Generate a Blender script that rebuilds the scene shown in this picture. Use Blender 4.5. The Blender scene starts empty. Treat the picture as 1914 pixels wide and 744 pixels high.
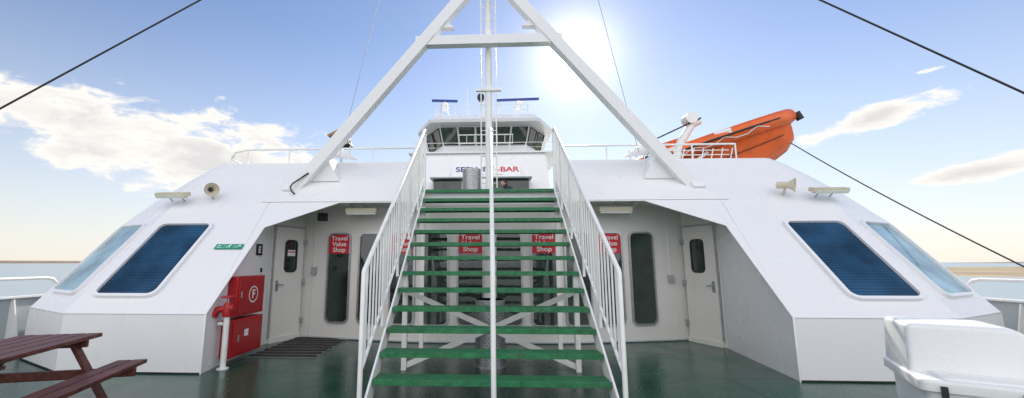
import bpy, math, random
from mathutils import Vector, Matrix
random.seed(4)
V=Vector
scene=bpy.context.scene
# ---------------------------------------------------------------- materials
def newmat(name):
    m=bpy.data.materials.new(name); m.use_nodes=True
    nt=m.node_tree; b=nt.nodes['Principled BSDF']
    return m,nt,b
def paint(name,col,rough=.4,var=.06,scale=2.5,bump=.0,bscale=1.2,metal=0.,spec=.5,fine=.0,dirt=None,dirtamt=.0,coat=0.,d0=.56):
    m,nt,b=newmat(name); N=nt.nodes; L=nt.links
    tc=N.new('ShaderNodeTexCoord')
    n=N.new('ShaderNodeTexNoise'); n.inputs['Scale'].default_value=scale; n.inputs['Detail'].default_value=6; n.inputs['Roughness'].default_value=.6
    L.new(tc.outputs['Object'],n.inputs['Vector'])
    r=N.new('ShaderNodeValToRGB')
    r.color_ramp.elements[0].position=.3; r.color_ramp.elements[1].position=.7
    c0=[max(0,c*(1-var)) for c in col]; c1=[min(1,c*(1+var)) for c in col]
    r.color_ramp.elements[0].color=(*c0,1); r.color_ramp.elements[1].color=(*c1,1)
    L.new(n.outputs['Fac'],r.inputs['Fac'])
    out=r.outputs['Color']
    if dirt:
        n2=N.new('ShaderNodeTexNoise'); n2.inputs['Scale'].default_value=1.3; n2.inputs['Detail'].default_value=9; n2.inputs['Roughness'].default_value=.72
        mp=N.new('ShaderNodeMapping'); mp.inputs['Scale'].default_value=(3.0,3.0,.6)
        L.new(tc.outputs['Object'],mp.inputs['Vector']); L.new(mp.outputs['Vector'],n2.inputs['Vector'])
        r2=N.new('ShaderNodeValToRGB'); r2.color_ramp.elements[0].position=d0; r2.color_ramp.elements[1].position=.8
        r2.color_ramp.elements[0].color=(0,0,0,1); r2.color_ramp.elements[1].color=(dirtamt,)*3+(1,)
        L.new(n2.outputs['Fac'],r2.inputs['Fac'])
        mx=N.new('ShaderNodeMixRGB'); mx.inputs['Color2'].default_value=(*dirt,1)
        L.new(r2.outputs['Color'],mx.inputs['Fac']); L.new(out,mx.inputs['Color1']); out=mx.outputs['Color']
    L.new(out,b.inputs['Base Color'])
    rr=N.new('ShaderNodeMapRange'); rr.inputs['To Min'].default_value=max(.02,rough*.8); rr.inputs['To Max'].default_value=min(1,rough*1.25)
    L.new(n.outputs['Fac'],rr.inputs['Value']); L.new(rr.outputs['Result'],b.inputs['Roughness'])
    b.inputs['Metallic'].default_value=metal
    b.inputs['Specular IOR Level'].default_value=spec
    b.inputs['Coat Weight'].default_value=coat
    if bump>0:
        nb=N.new('ShaderNodeTexNoise'); nb.inputs['Scale'].default_value=bscale; nb.inputs['Detail'].default_value=2 if fine==0 else 8
        L.new(tc.outputs['Object'],nb.inputs['Vector'])
        bp=N.new('ShaderNodeBump'); bp.inputs['Strength'].default_value=1; bp.inputs['Distance'].default_value=bump
        L.new(nb.outputs['Fac'],bp.inputs['Height']); L.new(bp.outputs['Normal'],b.inputs['Normal'])
    return m
M={}
M['white']=paint('white_paint',(.82,.825,.835),.27,.012,.7,.016,.9,dirt=(.5,.46,.4),dirtamt=.12,d0=.6)
M['white2']=paint('white_rail_paint',(.84,.84,.82),.35,.05,9,dirt=(.45,.28,.14),dirtamt=.4)
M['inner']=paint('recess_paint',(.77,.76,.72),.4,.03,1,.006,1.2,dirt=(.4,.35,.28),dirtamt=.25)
M['grey']=paint('grey_paint',(.42,.46,.48),.5,.08,3)
M['metal']=paint('steel',(.45,.46,.47),.35,.15,12,metal=.8)
M['dark']=paint('black_rubber',(.02,.02,.022),.6,.2,10)
M['matgrey']=paint('mat_grey',(.22,.23,.22),.7,.2,10)
M['red']=paint('red_enamel',(.42,.012,.018),.35,.1,4)
M['signred']=paint('sign_red',(.62,.015,.03),.45,.04,3)
M['green']=paint('sign_green',(.0,.30,.17),.4,.04,3)
M['blue']=paint('sign_blue',(.012,.04,.24),.4,.02,3)
M['textred']=paint('text_red',(.6,.01,.03),.4,.02,3)
M['textwhite']=paint('text_white',(.85,.85,.85),.5,.02,3)
M['textgrey']=paint('text_grey',(.3,.3,.32),.5,.02,3)
M['orange']=paint('boat_orange',(.78,.13,.015),.35,.15,3,dirt=(.35,.12,.05),dirtamt=.6,d0=.5)
M['tread']=paint('tread_green',(.022,.175,.07),.5,.4,14,.004,60,fine=1,dirt=(.10,.13,.07),dirtamt=.7,d0=.5)
M['gelcoat']=paint('gelcoat',(.82,.83,.82),.28,.02,2,.006,2.5,dirt=(.4,.38,.32),dirtamt=.15)
M['beige']=paint('beige_plastic',(.62,.56,.42),.5,.05,5)
M['lens']=paint('lamp_glass',(.55,.6,.55),.15,.05,5)
M['skin']=paint('skin',(.5,.3,.22),.5,.05,9)
M['hair']=paint('hair',(.03,.02,.015),.7,.2,40)
M['cloth']=paint('jacket',(.02,.03,.06),.8,.1,9)
M['barwood']=paint('bar_wood',(.3,.18,.08),.5,.2,9)
def woodmat():
    m,nt,b=newmat('stained_wood'); N=nt.nodes;L=nt.links
    tc=N.new('ShaderNodeTexCoord'); mp=N.new('ShaderNodeMapping'); mp.inputs['Scale'].default_value=(14,1.2,14);mp.inputs['Rotation'].default_value=(0,0,math.radians(-15.7))
    n=N.new('ShaderNodeTexNoise'); n.inputs['Scale'].default_value=3; n.inputs['Detail'].default_value=8; n.inputs['Roughness'].default_value=.7
    L.new(tc.outputs['Object'],mp.inputs['Vector']);L.new(mp.outputs['Vector'],n.inputs['Vector'])
    r=N.new('ShaderNodeValToRGB'); r.color_ramp.elements[0].position=.32;r.color_ramp.elements[1].position=.7
    r.color_ramp.elements[0].color=(.035,.008,.006,1); r.color_ramp.elements[1].color=(.24,.065,.045,1)
    L.new(n.outputs['Fac'],r.inputs['Fac']);L.new(r.outputs['Color'],b.inputs['Base Color'])
    b.inputs['Roughness'].default_value=.5
    bp=N.new('ShaderNodeBump');bp.inputs['Distance'].default_value=.006;L.new(n.outputs['Fac'],bp.inputs['Height']);L.new(bp.outputs['Normal'],b.inputs['Normal'])
    return m
M['wood']=woodmat()
def glass(name,col,rough=.04,spec=.9,stripes=None,ior=1.6):
    m,nt,b=newmat(name);N=nt.nodes;L=nt.links
    b.inputs['Roughness'].default_value=rough; b.inputs['IOR'].default_value=ior
    tc=N.new('ShaderNodeTexCoord')
    n=N.new('ShaderNodeTexNoise'); n.inputs['Scale'].default_value=1.6; n.inputs['Detail'].default_value=4
    L.new(tc.outputs['Object'],n.inputs['Vector'])
    r=N.new('ShaderNodeValToRGB'); r.color_ramp.elements[0].position=.35;r.color_ramp.elements[1].position=.65
    r.color_ramp.elements[0].color=(*[c*.6 for c in col],1); r.color_ramp.elements[1].color=(*[c*1.4 for c in col],1)
    L.new(n.outputs['Fac'],r.inputs['Fac']); out=r.outputs['Color']
    if stripes:
        w=N.new('ShaderNodeTexWave'); w.bands_direction='Z'; w.inputs['Scale'].default_value=stripes; w.inputs['Distortion'].default_value=.15
        L.new(tc.outputs['Object'],w.inputs['Vector'])
        r2=N.new('ShaderNodeValToRGB'); r2.color_ramp.elements[0].color=(.78,.78,.78,1); r2.color_ramp.elements[1].color=(1.18,1.18,1.18,1)
        L.new(w.outputs['Fac'],r2.inputs['Fac'])
        mx=N.new('ShaderNodeMixRGB'); mx.blend_type='MULTIPLY'; mx.inputs['Fac'].default_value=1
        L.new(out,mx.inputs['Color1']);L.new(r2.outputs['Color'],mx.inputs['Color2']);out=mx.outputs['Color']
    L.new(out,b.inputs['Base Color'])
    bp=N.new('ShaderNodeBump');bp.inputs['Distance'].default_value=.003;L.new(n.outputs['Fac'],bp.inputs['Height']);L.new(bp.outputs['Normal'],b.inputs['Normal'])
    return m
M['glass']=glass('tinted_window_glass',(.02,.035,.028),ior=1.75)
M['blueglass']=glass('blue_window_glass',(.018,.062,.125),.15,stripes=8,ior=1.35)
M['paleglass']=glass('pale_window_glass',(.25,.40,.45),.06,ior=1.9)
def deckmat():
    m,nt,b=newmat('deck_green_paint');N=nt.nodes;L=nt.links
    tc=N.new('ShaderNodeTexCoord')
    n=N.new('ShaderNodeTexNoise'); n.inputs['Scale'].default_value=.9; n.inputs['Detail'].default_value=9;n.inputs['Roughness'].default_value=.65
    L.new(tc.outputs['Object'],n.inputs['Vector'])
    r=N.new('ShaderNodeValToRGB'); r.color_ramp.elements[0].position=.3;r.color_ramp.elements[1].position=.72
    r.color_ramp.elements[0].color=(.005,.042,.026,1); r.color_ramp.elements[1].color=(.018,.105,.064,1)
    L.new(n.outputs['Fac'],r.inputs['Fac'])
    n3=N.new('ShaderNodeTexNoise'); n3.inputs['Scale'].default_value=35; n3.inputs['Detail'].default_value=6
    L.new(tc.outputs['Object'],n3.inputs['Vector'])
    r3=N.new('ShaderNodeValToRGB'); r3.color_ramp.elements[0].position=.64;r3.color_ramp.elements[1].position=.72
    r3.color_ramp.elements[0].color=(0,0,0,1); r3.color_ramp.elements[1].color=(.45,.45,.45,1)
    L.new(n3.outputs['Fac'],r3.inputs['Fac'])
    mx=N.new('ShaderNodeMixRGB'); mx.inputs['Color2'].default_value=(.14,.16,.12,1)
    L.new(r3.outputs['Color'],mx.inputs['Fac']);L.new(r.outputs['Color'],mx.inputs['Color1'])
    br=N.new('ShaderNodeTexBrick'); br.inputs['Scale'].default_value=1; br.inputs['Mortar Size'].default_value=.014
    br.inputs['Brick Width'].default_value=3.1; br.inputs['Row Height'].default_value=1.45; br.inputs['Mortar Smooth'].default_value=.5
    br.inputs['Color1'].default_value=(1,1,1,1);br.inputs['Color2'].default_value=(.78,.78,.78,1);br.inputs['Mortar'].default_value=(.45,.45,.45,1)
    L.new(tc.outputs['Object'],br.inputs['Vector'])
    mu=N.new('ShaderNodeMixRGB');mu.blend_type='MULTIPLY';mu.inputs['Fac'].default_value=1
    L.new(mx.outputs['Color'],mu.inputs['Color1']);L.new(br.outputs['Color'],mu.inputs['Color2'])
    L.new(mu.outputs['Color'],b.inputs['Base Color'])
    rr=N.new('ShaderNodeMapRange'); rr.inputs['From Min'].default_value=.35;rr.inputs['From Max'].default_value=.65
    rr.inputs['To Min'].default_value=.08; rr.inputs['To Max'].default_value=.32
    L.new(n.outputs['Fac'],rr.inputs['Value']);L.new(rr.outputs['Result'],b.inputs['Roughness'])
    ad=N.new('ShaderNodeMath');ad.operation='ADD'
    L.new(n3.outputs['Fac'],ad.inputs[0])
    ms=N.new('ShaderNodeMath');ms.operation='MULTIPLY';ms.inputs[1].default_value=-2.0
    L.new(br.outputs['Fac'],ms.inputs[0]);L.new(ms.outputs[0],ad.inputs[1])
    bp=N.new('ShaderNodeBump');bp.inputs['Distance'].default_value=.003;L.new(ad.outputs[0],bp.inputs['Height']);L.new(bp.outputs['Normal'],b.inputs['Normal'])
    return m
M['deck']=deckmat()
def seamat():
    m,nt,b=newmat('sea_water');N=nt.nodes;L=nt.links
    b.inputs['Base Color'].default_value=(.28,.35,.38,1);b.inputs['Roughness'].default_value=.28
    tc=N.new('ShaderNodeTexCoord');mp=N.new('ShaderNodeMapping');mp.inputs['Scale'].default_value=(.35,1,1)
    n=N.new('ShaderNodeTexNoise');n.inputs['Scale'].default_value=.25;n.inputs['Detail'].default_value=6
    L.new(tc.outputs['Object'],mp.inputs['Vector']);L.new(mp.outputs['Vector'],n.inputs['Vector'])
    bp=N.new('ShaderNodeBump');bp.inputs['Distance'].default_value=.5;bp.inputs['Strength'].default_value=.45
    L.new(n.outputs['Fac'],bp.inputs['Height']);L.new(bp.outputs['Normal'],b.inputs['Normal'])
    return m
M['sea']=seamat()
M['sand']=paint('sand',(.34,.26,.15),.9,.4,.02,dirt=(.12,.12,.06),dirtamt=.9,d0=.5)
M['dune']=paint('dune_land',(.25,.18,.13),.9,.3,.02)
# ---------------------------------------------------------------- builder
class B:
    def __init__(s): s.v=[];s.f=[];s.m=[];s.sm=[];s.mats=[]
    def mi(s,mat):
        if mat not in s.mats: s.mats.append(mat)
        return s.mats.index(mat)
    def add(s,vs,fs,mat,smooth=False):
        o=len(s.v); k=s.mi(mat)
        s.v+= [tuple(x) for x in vs]
        for f in fs: s.f.append([i+o for i in f]); s.m.append(k); s.sm.append(smooth)
    def box(s,a,b,mat):
        x0,y0,z0=a;x1,y1,z1=b
        s.add([(x0,y0,z0),(x1,y0,z0),(x1,y1,z0),(x0,y1,z0),(x0,y0,z1),(x1,y0,z1),(x1,y1,z1),(x0,y1,z1)],
          [(0,3,2,1),(4,5,6,7),(0,1,5,4),(1,2,6,5),(2,3,7,6),(3,0,4,7)],mat)
    def obox(s,c,u,v,w,mat):
        c,u,v,w=V(c),V(u),V(v),V(w)
        P=[c+a*u+b*v+d*w for d in(-1,1) for a,b in((-1,-1),(1,-1),(1,1),(-1,1))]
        s.add(P,[(0,3,2,1),(4,5,6,7),(0,1,5,4),(1,2,6,5),(2,3,7,6),(3,0,4,7)],mat)
    def beam(s,p,q,w,h,mat,up=(0,1,0)):
        p,q=V(p),V(q);d=(q-p);L=d.length;d=d/L
        up=V(up); a=d.cross(up).normalized(); b=a.cross(d).normalized()
        s.obox((p+q)/2,a*w/2,b*h/2,d*L/2,mat)
    def tube(s,pts,r,mat,n=10,r2=None,cap=True):
        pts=[V(p) for p in pts]; rings=[]
        base=None
        for i,p in enumerate(pts):
            if i==0:d=pts[1]-p
            elif i==len(pts)-1:d=p-pts[i-1]
            else:d=(pts[i+1]-p).normalized()+(p-pts[i-1]).normalized()
            d=d.normalized()
            if base is None:
                ref=V((0,0,1)) if abs(d.z)<.9 else V((1,0,0))
                a=d.cross(ref).normalized()
            else:
                a=(base-d*base.dot(d)).normalized()
            base=a;b=d.cross(a)
            rr=r if not isinstance(r,(list,tuple)) else r[i]
            rings.append([p+(a*math.cos(t)+b*math.sin(t))*rr for t in[2*math.pi*k/n for k in range(n)]])
        vs=[x for R in rings for x in R];fs=[]
        for i in range(len(pts)-1):
            for k in range(n):
                k2=(k+1)%n; fs.append((i*n+k,i*n+k2,(i+1)*n+k2,(i+1)*n+k))
        s.add(vs,fs,mat,True)
        if cap:
            s.add(rings[0],[tuple(reversed(range(n)))],mat);s.add(rings[-1],[tuple(range(n))],mat)
    def poly(s,pts,mat): s.add(pts,[tuple(range(len(pts)))],mat)
    def prism(s,pts,off,mat):
        pts=[V(p) for p in pts];off=V(off);n=len(pts)
        s.add(pts+[p+off for p in pts],[tuple(range(n)),tuple(reversed(range(n,2*n)))]+[(i,n+i,n+(i+1)%n,(i+1)%n) for i in range(n)],mat)
    def rr(s,o,u,v,n,w,h,r,mat,fw=0,fmat=None,depth=.03,inset=.0,off=.006):
        o,u,v,n=V(o),V(u),V(v),V(n)
        def ring(W,H,R,k=5):
            P=[]
            for cx_,cy_,a0 in((W/2-R,H/2-R,0),(-W/2+R,H/2-R,90),(-W/2+R,-H/2+R,180),(W/2-R,-H/2+R,270)):
                for i in range(k+1):
                    a=math.radians(a0+90*i/k);P.append((cx_+R*math.cos(a),cy_+R*math.sin(a)))
            return P
        A=ring(w,h,r)
        s.poly([o+u*a+v*b+n*off for a,b in A],mat)
        if fw:
            O=ring(w+2*fw,h+2*fw,r+fw);m_=len(A)
            vs=[o+u*a+v*b+n*(off-.004) for a,b in A]+[o+u*a+v*b+n*depth for a,b in A]+[o+u*a+v*b+n*depth for a,b in O]+[o+u*a+v*b-n*.01 for a,b in O]
            fs=[]
            for i in range(m_):
                j=(i+1)%m_
                for q in range(3): fs.append((q*m_+i,q*m_+j,(q+1)*m_+j,(q+1)*m_+i))
            s.add(vs,fs,fmat)
    def obj(s,name,parent=None,bevel=0,auto=None,fixn=True):
        me=bpy.data.meshes.new(name);me.from_pydata(s.v,[],s.f)
        for m_ in s.mats: me.materials.append(M[m_])
        for p,k,sm in zip(me.polygons,s.m,s.sm): p.material_index=k;p.use_smooth=sm
        me.update();ob=bpy.data.objects.new(name,me);scene.collection.objects.link(ob)
        if bevel:
            md=ob.modifiers.new('bevel','BEVEL');md.width=bevel;md.segments=2;md.limit_method='ANGLE';md.angle_limit=math.radians(40)
        if parent: ob.parent=parent
        return ob
def empty(name):
    e=bpy.data.objects.new(name,None);scene.collection.objects.link(e);return e
def text(body,name,o,u,v,size,mat,parent,bold=.0,sx=1.,align='CENTER',line=1.0):
    c=bpy.data.curves.new(name,'FONT');c.body=body;c.size=size;c.align_x=align;c.align_y='CENTER';c.offset=bold;c.space_line=line
    c.materials.append(M[mat]);c.extrude=.001
    ob=bpy.data.objects.new(name,c);scene.collection.objects.link(ob)
    u=V(u).normalized();v=V(v).normalized();n=u.cross(v)
    mt=Matrix((u*sx,v,n)).transposed().to_4x4();mt.translation=V(o)
    ob.matrix_world=mt
    if parent: ob.parent=parent
    return ob
# ---------------------------------------------------------------- sea & land
b=B(); R=30000;n=96
b.add([(0,0,-6.5)]+[(R*math.cos(2*math.pi*i/n),R*math.sin(2*math.pi*i/n),-6.5) for i in range(n)],[(0,i+1,(i+1)%n+1) for i in range(n)],'sea')
b.obj('sea')
def blob(name,cx,cy,rx,ry,rot,z,mat,h=1.2):
    b=B();K=60;rings=[1,.8,.4,0.01];vs=[]
    ph=[random.uniform(0,6.28) for _ in range(5)]
    for ri,rr_ in enumerate(rings):
        for i in range(K):
            t=2*math.pi*i/K
            q=1+.12*math.sin(2*t+ph[0])+.08*math.sin(5*t+ph[1])+.05*math.sin(9*t+ph[2])
            x=rx*rr_*q*math.cos(t);y=ry*rr_*q*math.sin(t)
            c,s_=math.cos(rot),math.sin(rot)
            vs.append((cx+c*x-s_*y,cy+s_*x+c*y,z+[-.3,h*.5,h*.8,h][ri]+(random.uniform(0,h*.4) if ri else 0)))
    fs=[(r*K+i,r*K+(i+1)%K,(r+1)*K+(i+1)%K,(r+1)*K+i) for r in range(3) for i in range(K)]
    b.add(vs,fs,mat,True);return b.obj(name)
blob('sandbank',590,440,370,230,math.radians(34),-6.5,'sand',1.4)
blob('dune_land',-3400,2500,1500,260,math.radians(55),-6.5,'dune',14)
blob('dune_land',5200,2600,1800,260,math.radians(-60),-6.5,'dune',12)
# ---------------------------------------------------------------- deck
b=B();b.box((-8,-12,-.25),(8,34,0),'deck');b.obj('deck_floor')
b=B();b.box((-8.2,-12.2,-6.4),(8.2,36,-.27),'white');b.obj('ferry_hull')
def bulwark(sx):
    b=B();X=8*sx
    b.box((min(X,X+.06*sx),-12,0.0),(max(X,X+.06*sx),34,.9),'grey')
    b.box((min(X-.06*sx,X+.12*sx),-12,.9),(max(X-.06*sx,X+.12*sx),34,.93),'white2')
    y=-11.5
    while y<33:
        b.prism([(X-.003*sx,y,.0),(X-.28*sx,y,.0),(X-.06*sx,y,.88),(X-.003*sx,y,.88)],(0,.02,0),'white2')
        y+=1.3
    pts=[(X,-11.8,1.22)]+[(X,7.2,1.22),(X,7.32,1.20),(X,7.4,1.12),(X,7.42,.93)]
    b.tube(pts,.03,'white2')
    y=-11
    while y<7: b.tube([(X,y,.93),(X,y,1.22)],.022,'white2',8);y+=1.5
    b.obj('bulwark')
bulwark(-1);bulwark(1)
b=B();b.box((-8,-12.06,0),(8,-12.0,1.0),'grey');b.box((-8,-12.1,1.0),(8,-11.95,1.03),'white2');b.obj('bulwark')
# ---------------------------------------------------------------- superstructure
ship=empty('ferry_superstructure')
b=B()
lev=[(0,(5.98,5.69),(7.35,6.42)),(.79,(5.98,5.69),(7.3,6.4)),(2.2,(6.0,7.1),(7.22,7.75)),(2.75,(5.95,7.65),(6.85,8.12)),(3.2,(5.8,8.1),(6.45,8.45)),(3.45,(5.68,8.35),(6.2,8.65)),(3.62,(5.5,8.52),(5.95,8.78))]
for s in(-1,1):
    def fl(pts): return pts if s<0 else list(reversed(pts))
    b.poly(fl([(s*3.92,5.69,0),(s*3.92,5.69,.79),(s*5.98,5.69,.79),(s*5.98,5.69,0)]),'white')
    for i in range(len(lev)-1):
        z0,a0,c0=lev[i];z1,a1,c1=lev[i+1]
        N_=4;vs=[];fs=[]
        for (z,a,c) in((z0,a0,c0),(z1,a1,c1)):
            for k in range(N_+1):
                t=k/N_; bulge=.0 if z<2.3 else .10*math.sin(math.pi*t)
                vs.append((s*(a[0]+(c[0]-a[0])*t+bulge*.5),a[1]+(c[1]-a[1])*t-bulge,z))
            vs.append((s*c[0],32,z))
        m_=N_+2
        for k in range(m_-1):
            f=(k,k+1,m_+k+1,m_+k); fs.append(f if s>0 else tuple(reversed(f)))
        b.add(vs,fs,'white',False)
    F=lambda x,z:(s*x,z+4.9,z)
    b.poly(fl([F(3.92,.79),F(3.92,2.1),F(2.8,2.6),F(1.42,2.6),F(1.42,3.62),F(5.5,3.62),F(5.68,3.45),F(5.8,3.2),F(5.95,2.75),F(6.0,2.2),F(5.98,.79)]),'white')
    b.poly([(s*1.42,8.52,3.62),(s*1.42,8.68,3.62),(s*5.4,8.68,3.62),(s*5.8,8.9,3.62),(s*5.8,32,3.62),(s*5.95,32,3.62),(s*5.95,8.78,3.62),(s*5.5,8.52,3.62)],'white')
    b.poly([(s*1.42,8.68,3.62),(s*5.4,8.68,3.62),(s*5.4,8.68,2.9),(s*1.42,8.68,2.9)],'white')
    b.poly([(s*1.42,8.68,3.62),(s*1.42,8.52,3.62),(s*1.42,7.5,2.6),(s*1.42,8.68,2.6)],'white')
    b.poly([(s*5.4,8.68,3.62),(s*5.8,8.9,3.62),(s*5.8,8.9,2.9),(s*5.4,8.68,2.9)],'white')
    b.poly([(s*5.8,8.9,3.62),(s*5.8,32,3.62),(s*5.8,32,2.9),(s*5.8,8.9,2.9)],'white')
b.box((-1.415,8.03,2.55),(1.415,8.07,2.87),'white')
o=b.obj('hull_shell',ship)
b=B()
for s in(-1,1):
    b.tube([(s*3.92,5.69,.79),(s*5.98,5.69,.79),(s*7.3,6.4,.79),(s*7.3,20,.79)],.008,'white',6)
    b.tube([(s*3.92,5.69,.012),(s*5.98,5.69,.012),(s*7.35,6.42,.012),(s*7.35,20,.012)],.012,'dark',6)
    b.tube([(s*3.92,5.69,0),(s*3.92,5.69,.79),(s*3.92,7.0,2.1),(s*2.8,7.5,2.6),(s*1.42,7.5,2.6)],.012,'white',8)
    b.tube([(s*4.45,5.69+.02,.80),(s*4.45,8.2,3.3)],.004,'white',5)
    b.tube([(s*1.5,8.10,3.2),(s*5.78,8.10,3.2)],.005,'white',5)
b.obj('weld_trim',ship)
def yw(x): 
    t=max(0,abs(x)-1.2)/2.67
    return 8.0+.5*t**1.2
b=B()
xs=[-3.87+i*7.74/36 for i in range(37)]
vs=[(x,yw(x),z) for z in(0,2.62) for x in xs];m_=len(xs)
b.add(vs,[(i,i+1,m_+i+1,m_+i) for i in range(m_-1)],'inner',True)
for s in(-1,1):
    b.poly([(s*1.42,7.5,2.62),(s*4.3,7.5,2.62),(s*4.3,8.7,2.62),(s*1.42,8.7,2.62)],'inner')
    b.poly([(s*3.93,5.69,0),(s*4.18,7.78,0),(s*4.18,7.78,2.62),(s*4.14,7.5,2.62),(s*3.93,5.69,.79)],'white')
    b.poly([(s*4.18,7.78,0),(s*3.87,8.5,0),(s*3.87,8.5,2.62),(s*4.18,7.78,2.62)],'inner')
b.tube([(x,yw(x)-.01,.02) for x in xs],.02,'grey',6)
b.tube([(-3.6,yw(3.6)-.02,.0),(-3.6,yw(3.6)-.02,2.6)],.012,'white2',6)
b.tube([(3.55,yw(3.6)-.02,1.2),(3.55,yw(3.6)-.02,2.6)],.012,'white2',6);b.box((3.5,8.36,1.1),(3.6,8.46,1.25),'metal')
b.box((-3.64,8.36,1.25),(-3.54,8.44,1.4),'metal')
for x in(-2.7,-1.7,1.7,2.7):
    b.prism([(x-.02,7.52,2.61),(x-.02,8.0,2.61),(x-.02,8.0,2.35),(x-.02,7.85,2.5)],(.04,0,0),'inner')
b.obj('recess_walls',ship)
b=B();b.box((-1.41,8.19,2.86),(1.41,8.68,2.9),'tread');b.box((-5.8,8.68,2.82),(5.8,32,2.9),'deck');b.obj('upper_deck',ship)
wx=[-3.05,-2.36,-1.7,-1.05,-.37,.36,1.04,1.68,2.32,2.97]
b=B()
for x in wx:
    e=.02;u=V((2*e,yw(x+e)-yw(x-e),0)).normalized();n_=V((u.y,-u.x,0))
    b.rr((x,yw(x)-.004,1.2),u,(0,0,1),n_,.46,1.72,.09,'glass',.035,'metal',.03)
b.obj('tall_window_row',ship)
for x in(-3.05,-1.7,-.37,1.04,2.32):
    e=.02;u=V((2*e,yw(x+e)-yw(x-e),0)).normalized();n_=V((u.y,-u.x,0))
    p=V((x,yw(x),1.86))+n_*.016
    sg=empty('shop_sign')
    b=B();b.obox(p,u*.228,V((0,0,.19)),n_*.004,'signred');b.obj('panel',sg)
    for k,wd in enumerate(("Travel","Value","Shop")):
        text(wd,'lettering_%d'%(k+1),p+n_*.008+V((0,0,.115-.115*k)),u,(0,0,1),.125,'textwhite',sg,.0018,1.15)
b=B()
sl=V((0,.7071,.7071));nn=V((0,-.7071,.7071))
for s in(-1,1):
    b.rr((s*5.33,6.48,1.58),(1,0,0),sl,nn,.9,1.58,.1,'blueglass',.05,'white',.05,off=.012)
    b.rr((s*5.33,6.48,1.58),(1,0,0),sl,nn,.93,1.61,.11,'blueglass',.014,'dark',.02,off=.011)
    u=V((s*1.32,.71,0)).normalized();vv=V((0,.7071,.7071));n_=u.cross(vv).normalized()*(1 if s<0 else -1)
    if n_.z<0:n_=-n_
    c=V((s*5.98,5.69+.80,1.59))+u*.72+n_*.004
    b.rr(c,u,vv,n_,.96,1.55,.1,'paleglass',.05,'white',.05,off=.014)
    b.rr(c,u,vv,n_,.985,1.575,.11,'paleglass',.016,'dark',.022,off=.013)
b.obj('sloped_windows',ship)
for s in(-1,1):
    d=empty('steel_door');d.parent=ship
    p0=V((s*4.18,7.78,0));p1=V((s*3.87,8.5,0));u=(p1-p0).normalized();n_=V((-s*u.y,s*u.x,0)); 
    if n_.y>0:n_=-n_
    c=(p0+p1)/2
    b=B()
    b.obox(c+V((0,0,1.14))+n_*.012,u*.37,V((0,0,1.08)),n_*.012,'metal')
    b.obox(c+V((0,0,1.14))+n_*.03,u*.335,V((0,0,1.04)),n_*.022,'inner')
    b.rr(c+V((0,0,1.62))+n_*.054+u*.02,u,(0,0,1),n_,.24,.58,.06,'glass',.03,'dark',.015,off=.004)
    for z in(.35,1.1,1.9): b.obox(c+V((0,0,z))+u*.35+n_*.06,u*.035,V((0,0,.05)),n_*.02,'metal')
    b.tube([c+V((0,0,1.08))-u*.27+n_*.055,c+V((0,0,1.08))-u*.27+n_*.11,c+V((0,0,1.06))-u*.16+n_*.11],.012,'metal',8)
    b.obox(c+V((0,0,1.05))-u*.27+n_*.056,u*.03,V((0,0,.1)),n_*.004,'metal')
    b.obox(c+V((0,0,.05))+n_*.03,u*.36,V((0,0,.05)),n_*.04,'inner')
    if s<0: b.obox(c+V((0,0,1.68))+n_*.066+u*.02,u*.09,V((0,0,.06)),n_*.002,'textwhite');b.obox(c+V((0,0,1.70))+n_*.070+u*.02,u*.085,V((0,0,.012)),n_*.002,'signred')
    b.obj('door_leaf',d,.004)
# ---------------------------------------------------------------- stairs
st=empty('deck_stairs')
b=B()
NT=13;Y0=4.55;Z0=.267;q=.281;r=.22
for i in range(NT):
    y=Y0+q*i;z=Z0+r*i
    b.box((-1.25,y,z-.03),(1.25,y+.26,z),'tread')
    b.box((-1.25,y-.002,z-.055),(1.25,y+.02,z+.004),'tread')
    b.box((-1.25,y+.235,z-.055),(1.25,y+.262,z-.031),'tread')
b.obj('treads',st,.003)
b=B()
dirn=V((0,q,r)).normalized();nrm=V((0,-dirn.z,dirn.y))
for x in(-1.27,1.27):
    p=V((x,Y0-q*.9+.12,Z0-r*.9-.03));e_=V((x,Y0+q*12+.14,Z0+r*12-.06))
    b.obox((p+e_)/2,V((.012,0,0)),nrm*.10,(e_-p)/2,'white2')
    hs=V((x*1.03,4.3,1.42));he=V((x*1.03,8.02,4.16))
    b.tube([V((x*1.03,4.3,-.0)),hs+V((0,0,-.03)),hs+V((0,.02,0)),he,he+V((0,.12,0.0)),he+V((0,.14,-.06)),V((x*1.03,8.16,2.9))],.026,'white2',10)
    lo=V((0,0,-1.02))
    b.tube([hs+lo+V((0,.05,.03)),he+lo],.018,'white2',8)
    nb=29
    for k in range(1,nb):
        pp=hs.lerp(he,k/nb); b.tube([pp,pp+lo],.0115,'white2',6)
    for k in(6,12,18,24):
        pp=hs.lerp(he,k/nb+.01); b.tube([pp,pp+V((0,0,-1.28))],.02,'white2',8)
hs=V((.03,4.3,1.42));he=V((.03,8.02,4.16))
b.tube([V((.03,4.3,0)),hs+V((0,0,-.03)),hs+V((0,.02,0)),he,he+V((0,.12,0)),V((.03,8.16,2.9))],.028,'white2',10)
for k in(.25,.5,.75):
    pp=hs.lerp(he,k);b.tube([pp,pp+V((0,0,-1.2))],.02,'white2',8)
for x in(-1.22,1.22):
    b.box((x-.035,6.02,0),(x+.035,6.09,1.34),'white2')
    b.box((x-.035,7.5,0),(x+.035,7.56,2.5),'white2')
b.beam((-1.2,6.05,.06),(1.2,6.05,1.08),.075,.012,'white2')
b.beam((-1.2,6.065,1.08),(1.2,6.065,.06),.075,.012,'white2')
b.obj('rails_and_frame',st)
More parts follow.
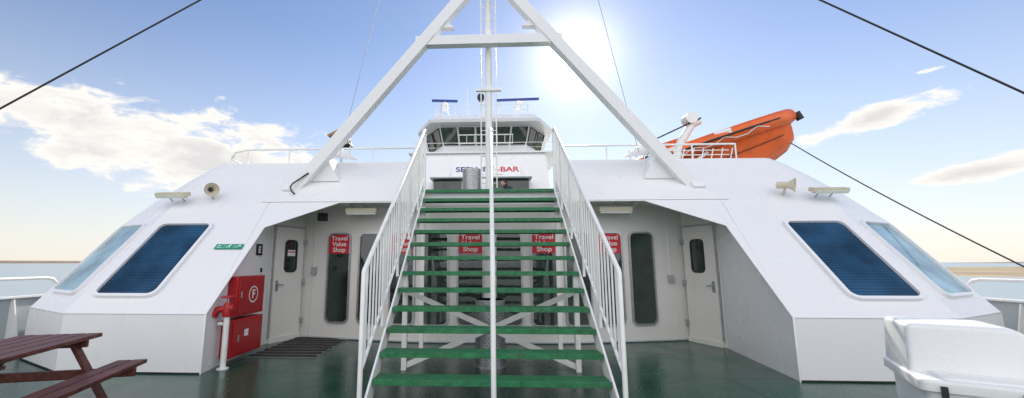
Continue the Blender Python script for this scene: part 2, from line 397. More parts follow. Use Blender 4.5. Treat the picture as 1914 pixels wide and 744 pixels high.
# ---------------------------------------------------------------- perforated bins
def bin_(x,y,z,h,rad):
    b=B();n=28
    b.tube([(x,y,z),(x,y,z+h)],rad,'metal',n)
    for zz in(z+.015,z+h-.015): b.tube([(x,y,zz-.015),(x,y,zz+.015)],rad+.008,'metal',n)
    rows=int(h/.034)
    for i in range(1,rows-1):
        for k in range(30):
            a=2*math.pi*(k+.5*(i%2))/30
            ca,sa=math.cos(a),math.sin(a)
            c=V((x+rad*ca,y+rad*sa,z+.01+i*.034))+V((ca,sa,0))*.0035
            b.obox(c,V((-sa,ca,0))*.008,V((0,0,.006)),V((ca,sa,0))*.001,'dark')
    b.obj('perforated_litter_bin')
bin_(0.0,6.35,0,.95,.22)
bin_(-.38,8.9,2.9,.62,.2)
# ---------------------------------------------------------------- A-frame mast
b=B()
for s in(-1,1):
    p=V((s*3.9,7.93,2.88));e_=V((0.0,7.93,7.66));
    b.beam(p,e_-(e_-p).normalized()*.12+V((0,0,0)),.22,.22,'white')
    b.obox((s*3.92,7.80,2.93),V((.11,0,0)),V((0,.045,.06)),V((0,-.03,.03)),'white')
    b.prism([(s*3.3,8.0,3.62),(s*2.75,8.3,3.62),(s*3.25,8.3,4.0)],(0,.05,0),'white')
    b.prism([(s*3.75,7.97,3.1),(s*3.0,7.97,3.1),(s*3.3,7.97,3.66)],(0,.6,0),'white')
    b.prism([(s*1.12,7.86,6.3),(s*.7,7.86,6.3),(s*.95,7.86,6.55)],(0,.14,0),'white')
b.box((-1.5,7.84,5.92),(1.5,8.02,6.12),'white')
b.tube([(.0,8.12,2.9),(0,8.12,11.0)],.07,'white2',14)
b.box((-.06,7.9,5.95),(.06,8.1,6.1),'white')
b.box((-.26,8.03,4.98),(.26,8.10,5.03),'white2')
for s in(-1,1): b.tube([(s*.16,8.3,3.0),(s*.16,8.3,10.6)],.014,'white2',8)
z=3.1
while z<10.5:
    b.tube([(-.16,8.3,z),(.16,8.3,z)],.009,'white2',6);z+=.28
z=3.6
while z<10.5:
    b.beam((0,8.12,z),(0,8.3,z),.02,.02,'white2',(0,0,1));z+=1.4
b.tube([(-3.56,7.80,3.24),(-3.74,7.78,3.10),(-3.83,7.74,3.02),(-3.86,7.70,2.94),(-3.80,7.66,2.84),(-3.74,7.66,2.80)],.016,'dark',6)
b.obj('a_frame_mast',None,.006)
def wire(p,q,r_,sag=.0):
    b=B();p,q=V(p),V(q);pts=[p.lerp(q,t/12)+V((0,0,-sag*4*(t/12)*(1-t/12))) for t in range(13)]
    b.tube(pts,r_,'dark',6);b.obj('stay_cable')
wire((0,8.1,10.95),(-8,3.49,.95),.012)
wire((0,8.1,10.86),(8,3.58,.95),.012)
wire((7.55,10.55,4.62),(8,5.9,.95),.012,.1)
b=B();b.tube([(-3.07,8.1,3.65),(-1.55,8.1,11.3)],.006,'textgrey',5);b.obj('halyard')
b=B();b.tube([(2.98,8.1,3.65),(1.5,8.1,11.3)],.006,'textgrey',5);b.obj('halyard')
# ---------------------------------------------------------------- roof railing
def rail(s):
    b=B()
    path=[(s*1.6,8.6,3.62),(s*5.3,8.6,3.62),(s*5.7,8.75,3.6),(s*6.0,9.1,3.55),(s*6.05,10,3.5),(s*6.05,30,3.5)] if s<0 else [(s*1.6,8.6,3.62),(s*5.15,8.6,3.62)]
    top=[V(p)+V((0,0,.33)) for p in path]
    b.tube(top,.022,'white2',8)
    for i in range(len(path)-1):
        p,q_=V(path[i]),V(path[i+1]);n_=max(1,round((q_-p).length/.95))
        for k in range(n_+ (1 if i==len(path)-2 else 0)):
            a=p.lerp(q_,k/n_);b.tube([a,a+V((0,0,.33))],.016,'white2',6)
    b.obj('roof_railing')
rail(-1);rail(1)
b=B()
for dz in(.05,.14,.24): b.tube([(3.3,8.75,3.62+dz),(5.1,8.75,3.62+dz)],.012,'white2',6)
for k in range(10): b.tube([(3.3+.2*k,8.75,3.6),(3.3+.2*k+.08,8.75,3.9)],.012,'white2',6)
b.obj('liferaft_cradle')
# ---------------------------------------------------------------- wheelhouse block
wh=empty('wheelhouse');
b=B();X0=-.2
b.prism([(X0-2.62,16.0,2.9),(X0-2.62,16.0,4.0),(X0-2.62,17.4,6.25),(X0-2.62,30,6.25),(X0-2.62,30,2.9)],(5.24,0,0),'white')
b.prism([(X0-3.3,17.2,6.15),(X0+3.3,17.2,6.15),(X0+3.3,30,6.15),(X0-3.3,30,6.15)],(0,0,.06),'white')
b.obj('deckhouse_front',wh)
def ringp(z,w1,w2,y1,y2):
    return [V((X0-w2,26,z)),V((X0-w2,y2,z)),V((X0-w1,y1,z)),V((X0+w1,y1,z)),V((X0+w2,y2,z)),V((X0+w2,26,z))]
def loft(b,A,C,mat,skip=()):
    for i in range(len(A)-1):
        if i in skip: continue
        b.poly([A[i],A[i+1],C[i+1],C[i]],mat)
b=B()
A=ringp(6.2,1.85,2.55,17.9,19.2);C=ringp(6.62,1.85,2.6,17.85,19.2);D=ringp(7.48,2.0,2.85,17.6,19.0)
loft(b,A,C,'white');loft(b,C,D,'white')
E=ringp(7.5,2.35,3.15,17.1,18.7);G=ringp(7.62,2.38,3.18,17.05,18.7);H=ringp(8.0,2.1,2.6,17.6,19.0)
b.poly(list(reversed(E)),'inner');loft(b,E,G,'white');loft(b,G,H,'white');b.poly(H,'white')
b.obj('bridge_shell',wh)
b=B()
def quadwin(b,p00,p10,p11,p01,t0,t1,mat='glass'):
    a=p00.lerp(p10,t0);c=p00.lerp(p10,t1);d=p01.lerp(p11,t1);e=p01.lerp(p11,t0)
    a2=a.lerp(e,.08);e2=a.lerp(e,.93);c2=c.lerp(d,.08);d2=c.lerp(d,.93)
    n_=(c-a).cross(e-a).normalized()
    if n_.y>0:n_=-n_
    b.poly([x+n_*.02 for x in(a2,c2,d2,e2)],mat)
    for p,q_ in((a2,c2),(c2,d2),(d2,e2),(e2,a2)):
        b.beam(p+n_*.02,q_+n_*.02,.03,.05,'dark',n_)
for k in range(5): quadwin(b,C[2],C[3],D[3],D[2],k/5+.015,(k+1)/5-.015)
for (i,j) in((1,2),(3,4)):
    for k in range(2): quadwin(b,C[i],C[j],D[j],D[i],k/2+.04,(k+1)/2-.04)
b.obj('bridge_windows',wh)
b=B()
def railing(b,pts,h,post=.7,mid=True,r_=.013):
    pts=[V(p) for p in pts]
    b.tube([p+V((0,0,h)) for p in pts],r_,'white2',6)
    if mid:b.tube([p+V((0,0,h*.5)) for p in pts],r_*.8,'white2',6)
    for i in range(len(pts)-1):
        n_=max(1,round((pts[i+1]-pts[i]).length/post))
        for k in range(n_+1):
            a=pts[i].lerp(pts[i+1],k/n_);b.tube([a,a+V((0,0,h))],r_,'white2',6)
railing(b,[(X0-2.45,21,8.0),(X0-2.45,19.0,8.0),(X0-1.95,17.7,8.0),(X0+1.95,17.7,8.0),(X0+2.45,19,8.0),(X0+2.45,21,8.0)],.5)
railing(b,[(X0-3.2,17.3,6.2),(X0+3.2,17.3,6.2)],.42)
b.obj('railings',wh)
def radar(x,y,z,w,mat,ang):
    b=B();b.box((x-.35,y-.3,z),(x+.35,y+.3,z+.08),'white2')
    for dx in(-.25,.25):
        for dy in(-.2,.2): b.tube([(x+dx,y+dy,z+.05),(x+dx*.5,y+dy*.5,z+.55)],.02,'white2',6)
    b.tube([(x,y,z+.5),(x,y,z+.62),(x,y,z+.8),(x,y,z+.9)],[.16,.17,.13,.06],'white2',14)
    c,s_=math.cos(ang),math.sin(ang)
    b.obox((x,y,z+.96),V((c,s_,0))*w/2,V((-s_,c,0))*.06,V((0,0,.05)),mat)
    b.obj('radar_scanner',None,.01)
radar(-2.05,18.3,8.0,1.2,'blue',.1);radar(1.35,18.3,8.0,1.95,'blue',-.05)
b=B();b.tube([(-.35,17.9,8.0),(-.35,17.9,8.7)],.05,'white2');b.tube([(-.35,17.6,8.85),(-.35,17.75,8.85),(-.35,18.1,8.85)],[.16,.17,.1],'dark',16);b.tube([(-.35,17.9,8.65),(-.35,17.9,9.1)],[.1,.12],'white2');b.obj('searchlight')
for x,h_ in((-1.0,1.6),(-.1,2.6),(.5,1.8),(-2.5,1.0)):
    b=B();b.tube([(x,18.6,8.0),(x,18.6,8.05+h_)],[.025,.01],'white2',6);b.obj('whip_antenna')
b=B()
for k in range(8): b.box((-1.3+.33*k,17.25,6.6),(-1.28+.33*k,17.28,6.95),'white2')
b.box((-1.35,17.23,6.95),(1.05,17.3,6.98),'white2');b.box((-1.35,17.23,6.57),(1.05,17.3,6.6),'white2');b.obj('bridge_wash_platform')
sd=V((0,1.4,2.25)).normalized();sn=V((0,-sd.z,sd.y))
sg=empty('bar_sign')
c=V((-.13,16.72,5.17))+sn*.06
b=B();b.obox(c,V((1.42,0,0)),sd*.32,sn*.03,'textwhite');b.obj('board',sg,.005)
text("SEELUFT",'lettering_blue',c+sn*.034+V((-.47,0,0))+sd*.08,(1,0,0),sd,.40,'blue',sg,.008,1.06)
text("-BAR",'lettering_red',c+sn*.034+V((.90,0,0))+sd*.08,(1,0,0),sd,.40,'textred',sg,.008,1.06)
text("- mit Blick auf die Nordsee -",'small_lettering',c+sn*.034-sd*.20,(1,0,0),sd,.1,'textgrey',sg,0,1.3)
b=B()
b.box((X0-2.0,15.93,3.7),(X0-.9,15.99,4.72),'glass');b.box((X0+.3,15.93,3.7),(X0+1.75,15.99,4.72),'glass')
b.box((X0-2.1,15.6,4.72),(X0-.8,16.4,4.77),'grey');b.box((X0+.2,15.6,4.72),(X0+1.85,16.4,4.77),'grey')
b.obj('bar_hatch',wh)
# ---------------------------------------------------------------- loudspeakers & lamps
def speaker(s):
    b=B();p=V((s*5.3,7.6,2.72));d=V((.75,-.65,-.1)).normalized()
    c=p+V((0,-.12,.14))
    b.tube([p+V((0,0,-.02)),c],.02,'beige',8)
    b.tube([c-d*.14,c-d*.04,c,c+d*.06,c+d*.12,c+d*.125],[.06,.065,.05,.08,.125,.13],'beige',20,cap=False)
    b.tube([c-d*.14,c-d*.15],[.06,.03],'beige',20)
    b.tube([c+d*.03,c+d*.12],[.03,.12],'beige',20,cap=False)
    b.tube([c+d*.03,c+d*.09],[.045,.025],'dark',12)
    b.obj('horn_loudspeaker')
def lamp(s):
    b=B();p=V((s*5.95,7.55,2.66))
    c=p+V((0,-.16,.1))
    b.tube([p+V((-.12,0,0)),c+V((-.12,0,0))],.015,'metal',6);b.tube([p+V((.12,0,0)),c+V((.12,0,0))],.015,'metal',6)
    b.obox(c,V((.3,0,0)),V((0,.07,.02)),V((0,-.01,.035)),'beige')
    b.obox(c+V((0,-.02,-.045)),V((.27,0,0)),V((0,.055,.015)),V((0,-.008,.025)),'lens')
    b.obj('flood_lamp',None,.01)
for s in(-1,1): speaker(s);lamp(s)
for x in(-2.45,2.35):
    b=B();b.box((x-.3,7.7,2.44),(x+.3,7.82,2.52),'beige');b.box((x-.28,7.71,2.40),(x+.28,7.81,2.438),'lens');b.tube([(x,7.76,2.52),(x,7.76,2.62)],.015,'metal',6);b.obj('ceiling_lamp')
b=B();b.box((-3.35,7.85,2.3),(-3.2,8.0,2.45),'dark');b.tube([(-3.27,7.92,2.45),(-3.27,7.92,2.62)],.015,'metal',6);b.tube([(-3.27,7.8,2.37),(-3.27,7.85,2.37)],.05,'dark',12);b.obj('security_camera')
b=B();c=V((-3.35,8.95,4.2))
b.tube([(-3.35,8.95,3.5),(-3.35,8.95,4.0)],.03,'metal',8)
for dx in(-.2,.2):b.tube([(-3.35+dx,8.95,3.6),(-3.35+dx,8.95,4.25)],.018,'white2',6)
b.box((-3.6,8.8,3.62),(-3.1,9.1,3.68),'white2')
b.obox(c,V((.17,0,.06)),V((0,.14,0)),V((-.05,0,.14)),'dark')
b.obox(c+V((0,-.15,0)),V((.15,0,.05)),V((0,.01,0)),V((-.045,0,.12)),'metal')
b.prism([(-3.58,8.72,4.27),(-3.17,8.72,4.49),(-3.19,8.72,4.53),(-3.62,8.72,4.31)],(0,.35,0),'barwood')
b.obj('deck_floodlight',None,.005)
# ---------------------------------------------------------------- fire equipment left
b=B();b.box((-4.03,6.25,.68),(-3.84,7.0,1.28),'red');b.box((-3.842,6.28,.71),(-3.825,6.97,1.25),'red');b.obox((-3.82,6.33,1.0),(.01,0,0),(0,.012,0),(0,0,.05),'metal')
fb=empty('fire_hose_cabinet');b.obj('cabinet',fb,.008)
b=B();K=28
b.add([( -3.8235,6.66+.13*math.cos(2*math.pi*i/K),.99+.13*math.sin(2*math.pi*i/K)) for i in range(K)]+[(-3.8235,6.66+.11*math.cos(2*math.pi*i/K),.99+.11*math.sin(2*math.pi*i/K)) for i in range(K)],[(i,(i+1)%K,K+(i+1)%K,K+i) for i in range(K)],'textwhite')
b.obj('ring_mark',fb)
text("F",'letter',(-3.8215,6.66,.985),(0,1,0),(0,0,1),.19,'textwhite',fb,.004)
b=B();b.box((-4.0,6.15,.1),(-3.82,6.98,.64),'red');b.box((-3.822,6.18,.13),(-3.805,6.95,.61),'red');b.obox((-3.80,6.5,.42),(.004,0,0),(0,.05,0),(0,0,.05),'textwhite');b.obox((-3.80,6.3,.36),(.01,0,0),(0,.012,0),(0,0,.05),'metal')
b.obj('fire_extinguisher_cabinet',None,.008)
b=B();hx=-3.8
b.tube([(hx,5.98,0),(hx,5.98,.72)],.04,'white2',14);b.tube([(hx,5.98,0),(hx,5.98,.015)],.08,'white2',14)
b.tube([(hx-.12,5.98,.62),(hx+.02,5.98,.62)],.025,'white2',8)
b.tube([(hx,5.98,.72),(hx,5.98,.80),(hx,5.98,.92)],[.06,.075,.045],'red',14)
b.tube([(hx,5.98,.84),(hx-.12,5.94,.82),(hx-.17,5.92,.74)],[.045,.05,.06],'red',12)
b.tube([(hx,5.98,.84),(hx+.10,5.98,.84)],[.05,.055],'red',12)
b.tube([(hx,5.98,.92),(hx,5.98,1.0)],.012,'metal',8)
K=16
b.tube([(hx+.085*math.cos(2*math.pi*i/K),5.98+.085*math.sin(2*math.pi*i/K),1.0) for i in range(K+1)],.014,'red',6)
b.beam((hx-.08,5.98,1.0),(hx+.08,5.98,1.0),.012,.012,'red',(0,0,1));b.obj('fire_hydrant')
eg=empty('escape_route_sign')
b=B();c=V((-4.28,6.64,1.74))+nn*.02;b.obox(c,V((.23,0,0)),sl*.055,nn*.005,'green')
k=nn*.0065
for x0 in(-.075,.09): b.obox(c+k+V((x0,0,0)),V((.002,0,0)),sl*.05,nn*.001,'textwhite')
def bar(p,q_,w=.012):
    p=c+k+V((p[0],0,0))+sl*p[1];q_=c+k+V((q_[0],0,0))+sl*q_[1];b.beam(p,q_,w,.002,'textwhite',nn)
bar((0,.005),(.015,.03),.018);bar((0,.005),(-.02,-.01));bar((-.02,-.01),(-.035,-.035));bar((.0,.005),(.02,-.015));bar((.02,-.015),(.015,-.038));bar((.012,.025),(.035,.015),.008);bar((.01,.025),(-.015,.02),.008)
b.obox(c+k+V((.022,0,0))+sl*.042,V((.007,0,0)),sl*.007,nn*.001,'textwhite')
bar((.12,-.03),(.19,.03));bar((.19,.03),(.15,.03),.01);bar((.19,.03),(.19,-.005),.01)
bar((-.19,-.02),(-.15,.025));bar((-.19,.02),(-.13,.02),.008);bar((-.19,-.03),(-.11,-.03),.008)
b.obj('panel',eg)
eb=empty('equipment_sign')
b=B();b.obox((-4.09,7.2,1.72),(.003,0,0),(0,.10,0),(0,0,.1),'dark');b.obj('panel',eb)
text("E",'letter',(-4.083,7.2,1.715),(0,1,0),(0,0,1),.16,'textwhite',eb,.004)
b=B();b.obox((-4.1,7.32,1.36),(.003,0,0),(0,.06,0),(0,0,.06),'textwhite');b.obox((-4.096,7.32,1.36),(.002,0,0),(0,.035,0),(0,0,.04),'dark');b.obj('notice_sign')
b=B()
for i in range(8):
    y=6.74+i*.22
    b.prism([(-3.87,y,.006),(-2.8,y,.006),(-2.8,y+.11,.006),(-3.87,y+.11,.006)],(0,0,.016),'dark')
b.box((-3.89,6.70,.001),(-2.78,8.42,.005),'matgrey')
b.obj('grated_door_mat')
# ---------------------------------------------------------------- picnic table
pt=B()
L_=V((.27,-.963,0));W_=V((-.963,-.27,0));org=V((-4.22,4.48,0));Zv=V((0,0,1))
def P(a,w,z): return org+L_*a+W_*w+Zv*z
for i in range(5):
    w=.07+i*.15
    pt.obox(P(.9,w,.72),L_*.9,W_*.068,Zv*.02,'wood')
for side in(-.30,.98):
    for i in range(2):
        pt.obox(P(.9,side+(-.075+.15*i),.42),L_*.92,W_*.068,Zv*.02,'wood')
for a in(.22,1.58):
    pt.obox(P(a,.37,.665),L_*.022,W_*.36,Zv*.035,'wood')
    pt.obox(P(a,.35,.365),L_*.022,W_*.80,Zv*.045,'wood')
    pt.beam(P(a+.045,.12,.70),P(a+.045,-.28,0),.04,.09,'wood',L_)
    pt.beam(P(a+.045,.60,.70),P(a+.045,1.0,0),.04,.09,'wood',L_)
pt.obj('picnic_table',None,.006)
# ---------------------------------------------------------------- storage chest
def chest():
    o=V((2.60,2.76,0));u=V((.87,-.49,0));v=V((.49,.87,0))
    b=B()
    def Q(a,c,z): return o+u*a+v*c+Zv*z
    def rbox(a0,a1,c0,c1,z0,z1,rad,mat,taper=0,segs=4,slope=0,cr=.05):
        rings=[]
        zsq=[(z0,0)]
        for i in range(segs+1):
            t=math.pi/2*i/segs; zsq.append((z1-rad+rad*math.sin(t),rad*(1-math.cos(t))))
        for z,ins in zsq:
            fr=(z-z0)/(z1-z0)
            ins2=ins+taper*fr
            ring=[]
            for ca,cc,a_ in((a1-slope*fr-cr,c1-cr,0),(a0+cr,c1-cr,90),(a0+cr,c0+cr,180),(a1-slope*fr-cr,c0+cr,270)):
                for k in range(5):
                    t=math.radians(a_+90*k/4)
                    sx_=1 if a_ in(0,270) else -1; sy_=1 if a_ in(0,90) else -1
                    ring.append(Q(ca+cr*math.cos(t)-sx_*ins2,cc+cr*math.sin(t)-sy_*ins2,z))
            rings.append(ring)
        m_=len(rings[0]);vs=[x for r_ in rings for x in r_]
        b.add(vs,[(i*m_+k,i*m_+(k+1)%m_,(i+1)*m_+(k+1)%m_,(i+1)*m_+k) for i in range(len(rings)-1) for k in range(m_)],mat,True)
        b.poly(rings[-1],mat)
    rbox(.04,1.5,.03,.72,.0,.75,.01,'gelcoat',-.0)
    rbox(.0,1.54,.0,.76,.735,.80,.02,'gelcoat')
    rbox(.02,.80,.24,.75,.79,1.10,.035,'gelcoat',.015,5,.26,.03)
    rbox(.10,1.5,.05,.70,.79,.815,.012,'gelcoat',.01)
    for a in(.10,.42,.9):
        b.obox(Q(a,-.008,.71),u*.014,v*.008,Zv*.06,'dark');b.obox(Q(a,-.014,.65),u*.02,v*.010,Zv*.014,'dark')
    b.obj('storage_chest')
chest()
# ---------------------------------------------------------------- rescue boat + davit
def boat():
    par=empty('rescue_boat')
    b=B();L=4.7;n=20;sec=[]
    for i in range(n+1):
        t=i/n;hb=.90*(1-max(0,(t-.5)/.5)**3.2*.5)*(.92+.08*min(1,t/.3))
        kz=-.95+.36*max(0,(t-.7)/.3)**2.2; cz=-.42+.22*max(0,(t-.5)/.5)**1.8; gz=.02+.12*t**2
        x=-L/2-.35+L*t
        sec.append([(x,-hb,gz),(x,-hb*.93,cz),(x,-hb*.5,(kz+cz)/2-.06),(x,0,kz),(x,hb*.5,(kz+cz)/2-.06),(x,hb*.93,cz),(x,hb,gz)])
    xe=sec[-1][0][0]
    sec.append([(xe+.22,y*.5,.14+z_) for y,z_ in((-.6,0),(-.56,-.22),(-.3,-.38),(0,-.48),(.3,-.38),(.56,-.22),(.6,0))])
    vs=[p for s_ in sec for p in s_];m_=7
    b.add(vs,[(i*m_+k,i*m_+k+1,(i+1)*m_+k+1,(i+1)*m_+k) for i in range(n+1) for k in range(m_-1)],'orange',True)
    b.poly(sec[0],'orange');b.poly(sec[-1],'orange')
    tp=[]
    for i in range(n+1):tp.append(V((sec[i][0][0],sec[i][0][1]-.05,sec[i][0][2]+.06)))
    tp2=[V((p.x,-p.y,p.z)) for p in reversed(tp)]
    full=tp+[V((xe+.2,-.24,tp[-1].z+.02)),V((xe+.2,.24,tp[-1].z+.02))]+tp2
    b.tube(full,.19,'orange',14)
    out=[V((p.x+.0,p.y+(-.192 if p.y<0 else .192),p.z)) for p in full]; out[len(tp)]=full[len(tp)]+V((.19,0,0));out[len(tp)+1]=full[len(tp)+1]+V((.19,0,0))
    b.tube(out,.026,'dark',8)
    b.tube([V((s_[1][0],s_[1][1]*1.01-.012,s_[1][2])) for s_ in sec[:-1]],.010,'dark',6)
    gp=[]
    for i in range(0,n,1):
        p=tp[i];gp.append(V((p.x,p.y-.20,p.z-.02-(.10 if i%3==1 else (.10 if i%3==2 else 0)))))
    b.tube(gp,.010,'textwhite',5)
    for i in(5,10,15): b.obox(V((sec[i][0][0],sec[i][0][1]-.20,sec[i][0][2]+.15)),(.18,0,0),(0,.01,.03),(0,0,.05),'textwhite')
    b.obox((-.4,0,.35),(.25,0,0),(0,.25,0),(0,0,.2),'orange');b.obox((-.9,0,.2),(.3,0,0),(0,.2,0),(0,0,.2),'dark')
    b.obox((-2.5,0,.25),(.2,0,0),(0,.18,0),(0,0,.25),'dark');b.beam((-2.6,0,.2),(-2.8,0,-.6),.12,.2,'dark')
    b.tube([(-1.5,-.5,.1),(-1.5,-.5,.6),(-1.5,.5,.6),(-1.5,.5,.1)],.025,'white2',8)
    b.tube([(xe+.40,-.18,.26),(xe+.44,-.18,.06)],.08,'dark',10)
    o=b.obj('hull',par)
    M_=Matrix.Translation((5.66,11.4,4.44))@Matrix.Rotation(math.radians(-32),4,'Z')@Matrix.Rotation(math.radians(-11),4,'Y')@Matrix.Rotation(math.radians(10),4,'X')
    par.matrix_world=M_
boat()
b=B()
b.tube([(4.6,10.6,2.9),(4.75,10.6,3.9),(5.0,10.6,4.6),(5.3,10.6,5.05),(5.5,10.6,5.15)],[.13,.12,.11,.1,.09],'white2',12)
b.tube([(5.25,10.45,5.2),(5.25,10.75,5.2)],.15,'white2',16)
b.box((4.3,10.3,2.9),(5.0,10.9,3.8),'white2')
b.tube([(4.1,10.5,4.55),(5.5,10.5,5.2)],.02,'dark',8)
b.box((4.0,10.3,4.1),(4.3,10.6,4.4),'dark')
b.beam((4.2,10.5,3.2),(5.6,10.5,4.3),.08,.08,'white2')
b.obj('boat_davit',None,.01)
b=B()
for x in(5.0,6.2,7.0):
    b.box((x-.05,11.0,2.9),(x+.05,11.6,3.6),'white2')
b.obj('boat_cradle')
# ---------------------------------------------------------------- person at the bar
def person():
    me=bpy.data.meshes.new('seated_person')
    J={'pel':(0,0,.52,.15),'sp':(0,-.05,.72,.14),'ch':(0,-.14,.92,.15),'nk':(-.02,-.2,1.07,.06),'hd':(-.05,-.25,1.16,.085),'ht':(-.06,-.27,1.25,.075),
     'sl':(-.18,-.14,.98,.07),'el':(-.26,-.32,.78,.05),'wl':(-.12,-.52,.79,.035),'sr':(.18,-.14,.98,.07),'er':(.26,-.32,.78,.05),'wr':(.12,-.52,.79,.035),
     'hl':(-.1,-.04,.5,.1),'kl':(-.13,-.48,.5,.07),'al':(-.13,-.46,.08,.045),'fl':(-.13,-.62,.04,.04),'hr':(.1,-.04,.5,.1),'kr':(.13,-.48,.5,.07),'ar':(.13,-.46,.08,.045),'fr':(.13,-.62,.04,.04)}
    ks=list(J);E=[('pel','sp'),('sp','ch'),('ch','nk'),('nk','hd'),('hd','ht'),('ch','sl'),('sl','el'),('el','wl'),('ch','sr'),('sr','er'),('er','wr'),('pel','hl'),('hl','kl'),('kl','al'),('al','fl'),('pel','hr'),('hr','kr'),('kr','ar'),('ar','fr')]
    me.from_pydata([J[k][:3] for k in ks],[(ks.index(a),ks.index(c)) for a,c in E],[])
    ob=bpy.data.objects.new('body',me);scene.collection.objects.link(ob)
    ob.modifiers.new('skin','SKIN')
    for i,k in enumerate(ks):
        sv=me.skin_vertices[0].data[i];sv.radius=(J[k][3],)*2;sv.use_root=(k=='pel')
    sub=ob.modifiers.new('sub','SUBSURF');sub.levels=2;sub.render_levels=2
    me.materials.append(M['cloth'])
    par=empty('seated_person');ob.parent=par
    h=B()
    def ell(c,r_,mat,zmin=-1,n=16):
        vs=[];fs=[]
        for i in range(n+1):
            ph=-math.pi/2+math.pi*i/n
            for k in range(n): 
                t=2*math.pi*k/n;vs.append((c[0]+r_[0]*math.cos(ph)*math.cos(t),c[1]+r_[1]*math.cos(ph)*math.sin(t),c[2]+r_[2]*max(zmin,math.sin(ph))))
        for i in range(n):
            for k in range(n):fs.append((i*n+k,i*n+(k+1)%n,(i+1)*n+(k+1)%n,(i+1)*n+k))
        h.add(vs,fs,mat,True)
    ell((-.05,-.27,1.19),(.078,.098,.115),'skin');ell((-.05,-.25,1.225),(.086,.10,.10),'hair',-.2)
    ell((-.05,-.37,1.18),(.012,.018,.02),'skin');ell((-.08,-.355,1.2),(.012,.01,.007),'hair');ell((-.02,-.355,1.2),(.012,.01,.007),'hair');ell((-.05,-.36,1.135),(.025,.01,.006),'red')
    ell((-.13,-.26,1.18),(.012,.02,.03),'skin');ell((.03,-.26,1.18),(.012,.02,.03),'skin')
    for s_ in(-1,1):
        ell((s_*.11,-.56,.785),(.035,.05,.018),'skin')
        for f in range(4): h.tube([(s_*.11-.027+.018*f,-.6,.785),(s_*.11-.027+.018*f,-.645+.004*abs(f-1.5),.79),(s_*.11-.027+.018*f,-.67,.775)],.008,'skin',6)
        h.tube([(s_*.11-s_*.03,-.55,.785),(s_*.11-s_*.06,-.58,.785),(s_*.11-s_*.065,-.6,.78)],.009,'skin',6)
    h.obj('head_and_hands',par)
    par.location=(.74,13.6,2.9);par.rotation_euler=(0,0,math.radians(-60))
person()
b=B()
b.box((-.55,13.0,3.62),(.25,13.9,3.66),'barwood')
for x in(-.5,.2):
    for y in(13.1,13.8):b.box((x-.03,y-.03,2.9),(x+.03,y+.03,3.62),'barwood')
b.obj('bar_table')
b=B();b.box((.5,13.35,3.3),(1.0,13.85,3.35),'barwood')
for x in(.55,.95):
    for y in(13.4,13.8):b.box((x-.025,y-.025,2.9),(x+.025,y+.025,3.3),'barwood')
b.obj('bar_stool')
# ---------------------------------------------------------------- world
S=V((2.22,10,5.28)).normalized();el=math.asin(S.z);az=math.atan2(S.x,S.y)
w=bpy.data.worlds.new('World');scene.world=w;w.use_nodes=True
nt=w.node_tree;N=nt.nodes;L=nt.links;N.clear()
out=N.new('ShaderNodeOutputWorld');bg=N.new('ShaderNodeBackground');L.new(bg.outputs[0],out.inputs[0])
sky=N.new('ShaderNodeTexSky');sky.sky_type='NISHITA';sky.sun_disc=False;sky.sun_elevation=el;sky.sun_rotation=az;sky.air_density=1.0;sky.dust_density=.08;sky.ozone_density=1.5
bg.inputs['Strength'].default_value=.15
tc=N.new('ShaderNodeTexCoord')
nz=N.new('ShaderNodeVectorMath');nz.operation='NORMALIZE';L.new(tc.outputs['Generated'],nz.inputs[0])
sp=N.new('ShaderNodeSeparateXYZ');L.new(nz.outputs[0],sp.inputs[0])
def m(op,a,c=None,d=None,clamp=False):
    x=N.new('ShaderNodeMath');x.operation=op;x.use_clamp=clamp
    for i,v_ in enumerate((a,c,d)):
        if v_ is None: continue
        if isinstance(v_,(int,float)):x.inputs[i].default_value=v_
        else:L.new(v_,x.inputs[i])
    return x.outputs[0]
azn=m('MULTIPLY',m('ARCTAN2',sp.outputs[0],sp.outputs[1]),57.2958)
eln=m('MULTIPLY',m('ARCSINE',sp.outputs[2]),57.2958)
def ell(a0,e0,ra,re,slope=0):
    da=m('SUBTRACT',azn,a0);de=m('SUBTRACT',m('SUBTRACT',eln,e0),m('MULTIPLY',da,slope))
    x=m('DIVIDE',da,ra);y=m('DIVIDE',de,re)
    return m('SUBTRACT',1.0,m('SQRT',m('ADD',m('MULTIPLY',x,x),m('MULTIPLY',y,y))),clamp=False)
masks=[ell(-36,12.0,22,6.4,-.06),ell(-53,14.5,13,3.0,.0),ell(43,14.2,8,1.6,.22),ell(50,8,6,1.2,.15),ell(33,7.5,6,.7,.1),ell(47,17.5,1.6,.4,0)]
mk=masks[0]
for k in masks[1:]: mk=m('MAXIMUM',mk,k)
back_fill=m('MULTIPLY',m('SUBTRACT',.25,sp.outputs[1]),1.8,clamp=True)  # unseen cloud cover added behind the camera to brighten the ship faces
mk=m('MAXIMUM',mk,m('SUBTRACT',m('MULTIPLY',back_fill,1.5),.8))
mp=N.new('ShaderNodeCombineXYZ');L.new(m('MULTIPLY',azn,.14),mp.inputs[0]);L.new(m('MULTIPLY',eln,.30),mp.inputs[1])
no=N.new('ShaderNodeTexNoise');no.inputs['Scale'].default_value=1.3;no.inputs['Detail'].default_value=11;no.inputs['Roughness'].default_value=.62;no.inputs['Distortion'].default_value=.35
L.new(mp.outputs[0],no.inputs['Vector'])
dens=m('ADD',m('MULTIPLY',mk,.42),m('SUBTRACT',no.outputs['Fac'],.56))
alpha=m('MULTIPLY',dens,8.5,clamp=True)
alpha=m('POWER',alpha,1.3)
core=m('MULTIPLY',m('SUBTRACT',dens,.12),4.0,clamp=True)
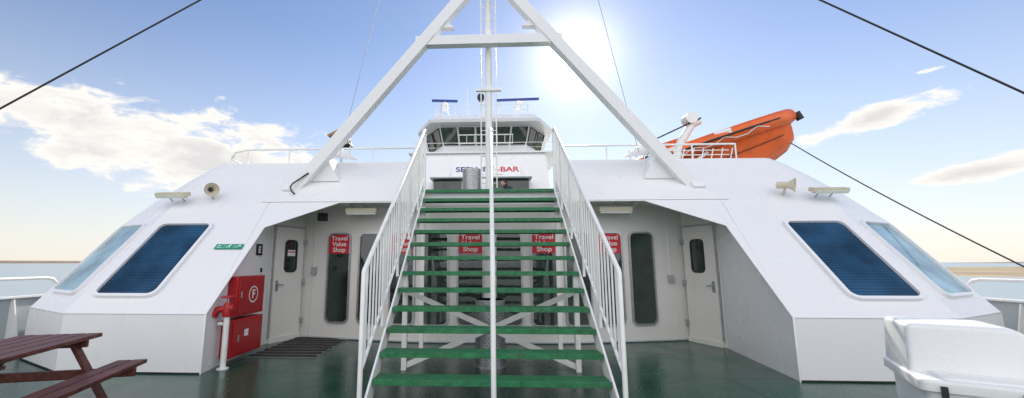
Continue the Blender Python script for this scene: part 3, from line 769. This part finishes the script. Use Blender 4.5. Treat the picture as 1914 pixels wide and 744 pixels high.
cc=N.new('ShaderNodeMixRGB');cc.inputs['Color1'].default_value=(7.0,6.8,6.45,1);cc.inputs['Color2'].default_value=(5.3,5.2,5.2,1);L.new(core,cc.inputs['Fac'])
cb=N.new('ShaderNodeMixRGB');cb.inputs['Color2'].default_value=(9.7,9.7,10.1,1);L.new(back_fill,cb.inputs['Fac']);L.new(cc.outputs[0],cb.inputs['Color1'])  # added rear clouds set brighter than the visible ones, as fill light
hz=m('POWER',m('SUBTRACT',1.0,m('MULTIPLY',m('ABSOLUTE',eln),1/30.0,clamp=True)),1.5)
tint=N.new('ShaderNodeMixRGB');tint.blend_type='MULTIPLY';tint.inputs['Fac'].default_value=1;tint.inputs['Color2'].default_value=(1.06,.99,1.04,1);L.new(sky.outputs[0],tint.inputs['Color1'])
hm=N.new('ShaderNodeMixRGB');hm.inputs['Color2'].default_value=(5.7,5.6,5.4,1);L.new(m('MULTIPLY',hz,.85),hm.inputs['Fac']);L.new(tint.outputs[0],hm.inputs['Color1'])
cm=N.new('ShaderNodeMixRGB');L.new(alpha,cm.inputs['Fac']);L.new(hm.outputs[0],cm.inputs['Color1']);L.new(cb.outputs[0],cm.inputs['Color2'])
dt=N.new('ShaderNodeVectorMath');dt.operation='DOT_PRODUCT';L.new(nz.outputs[0],dt.inputs[0]);dt.inputs[1].default_value=S
dd=m('MAXIMUM',dt.outputs['Value'],0.0)
gl=m('ADD',m('MULTIPLY',m('POWER',dd,2500.),120.),m('ADD',m('MULTIPLY',m('POWER',dd,260.),5.),m('MULTIPLY',m('POWER',dd,22.),.45)))
gc=N.new('ShaderNodeMixRGB');gc.blend_type='ADD';gc.inputs['Fac'].default_value=1
gv=N.new('ShaderNodeCombineXYZ');L.new(gl,gv.inputs[0]);L.new(m('MULTIPLY',gl,.95),gv.inputs[1]);L.new(m('MULTIPLY',gl,.82),gv.inputs[2])
L.new(cm.outputs[0],gc.inputs['Color1']);L.new(gv.outputs[0],gc.inputs['Color2'])
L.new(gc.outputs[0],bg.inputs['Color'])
sd_=bpy.data.lights.new('sun','SUN');sd_.energy=5;sd_.angle=math.radians(.5);sd_.color=(1,.93,.82)
so=bpy.data.objects.new('sun',sd_);scene.collection.objects.link(so);so.rotation_euler=S.to_track_quat('Z','Y').to_euler()
# ---------------------------------------------------------------- camera
cd=bpy.data.cameras.new('camera');cam=bpy.data.objects.new('camera',cd);scene.collection.objects.link(cam)
cam.location=(0,0,1.5);cam.rotation_euler=(math.radians(90)+math.atan(118/770),0,math.radians(2.6))
cd.sensor_width=36;cd.lens=770/1914*36;cd.shift_x=77/1914;cd.clip_end=60000;cd.clip_start=.05
scene.camera=cam
scene.view_settings.view_transform='Standard';scene.view_settings.look='None';scene.view_settings.exposure=0
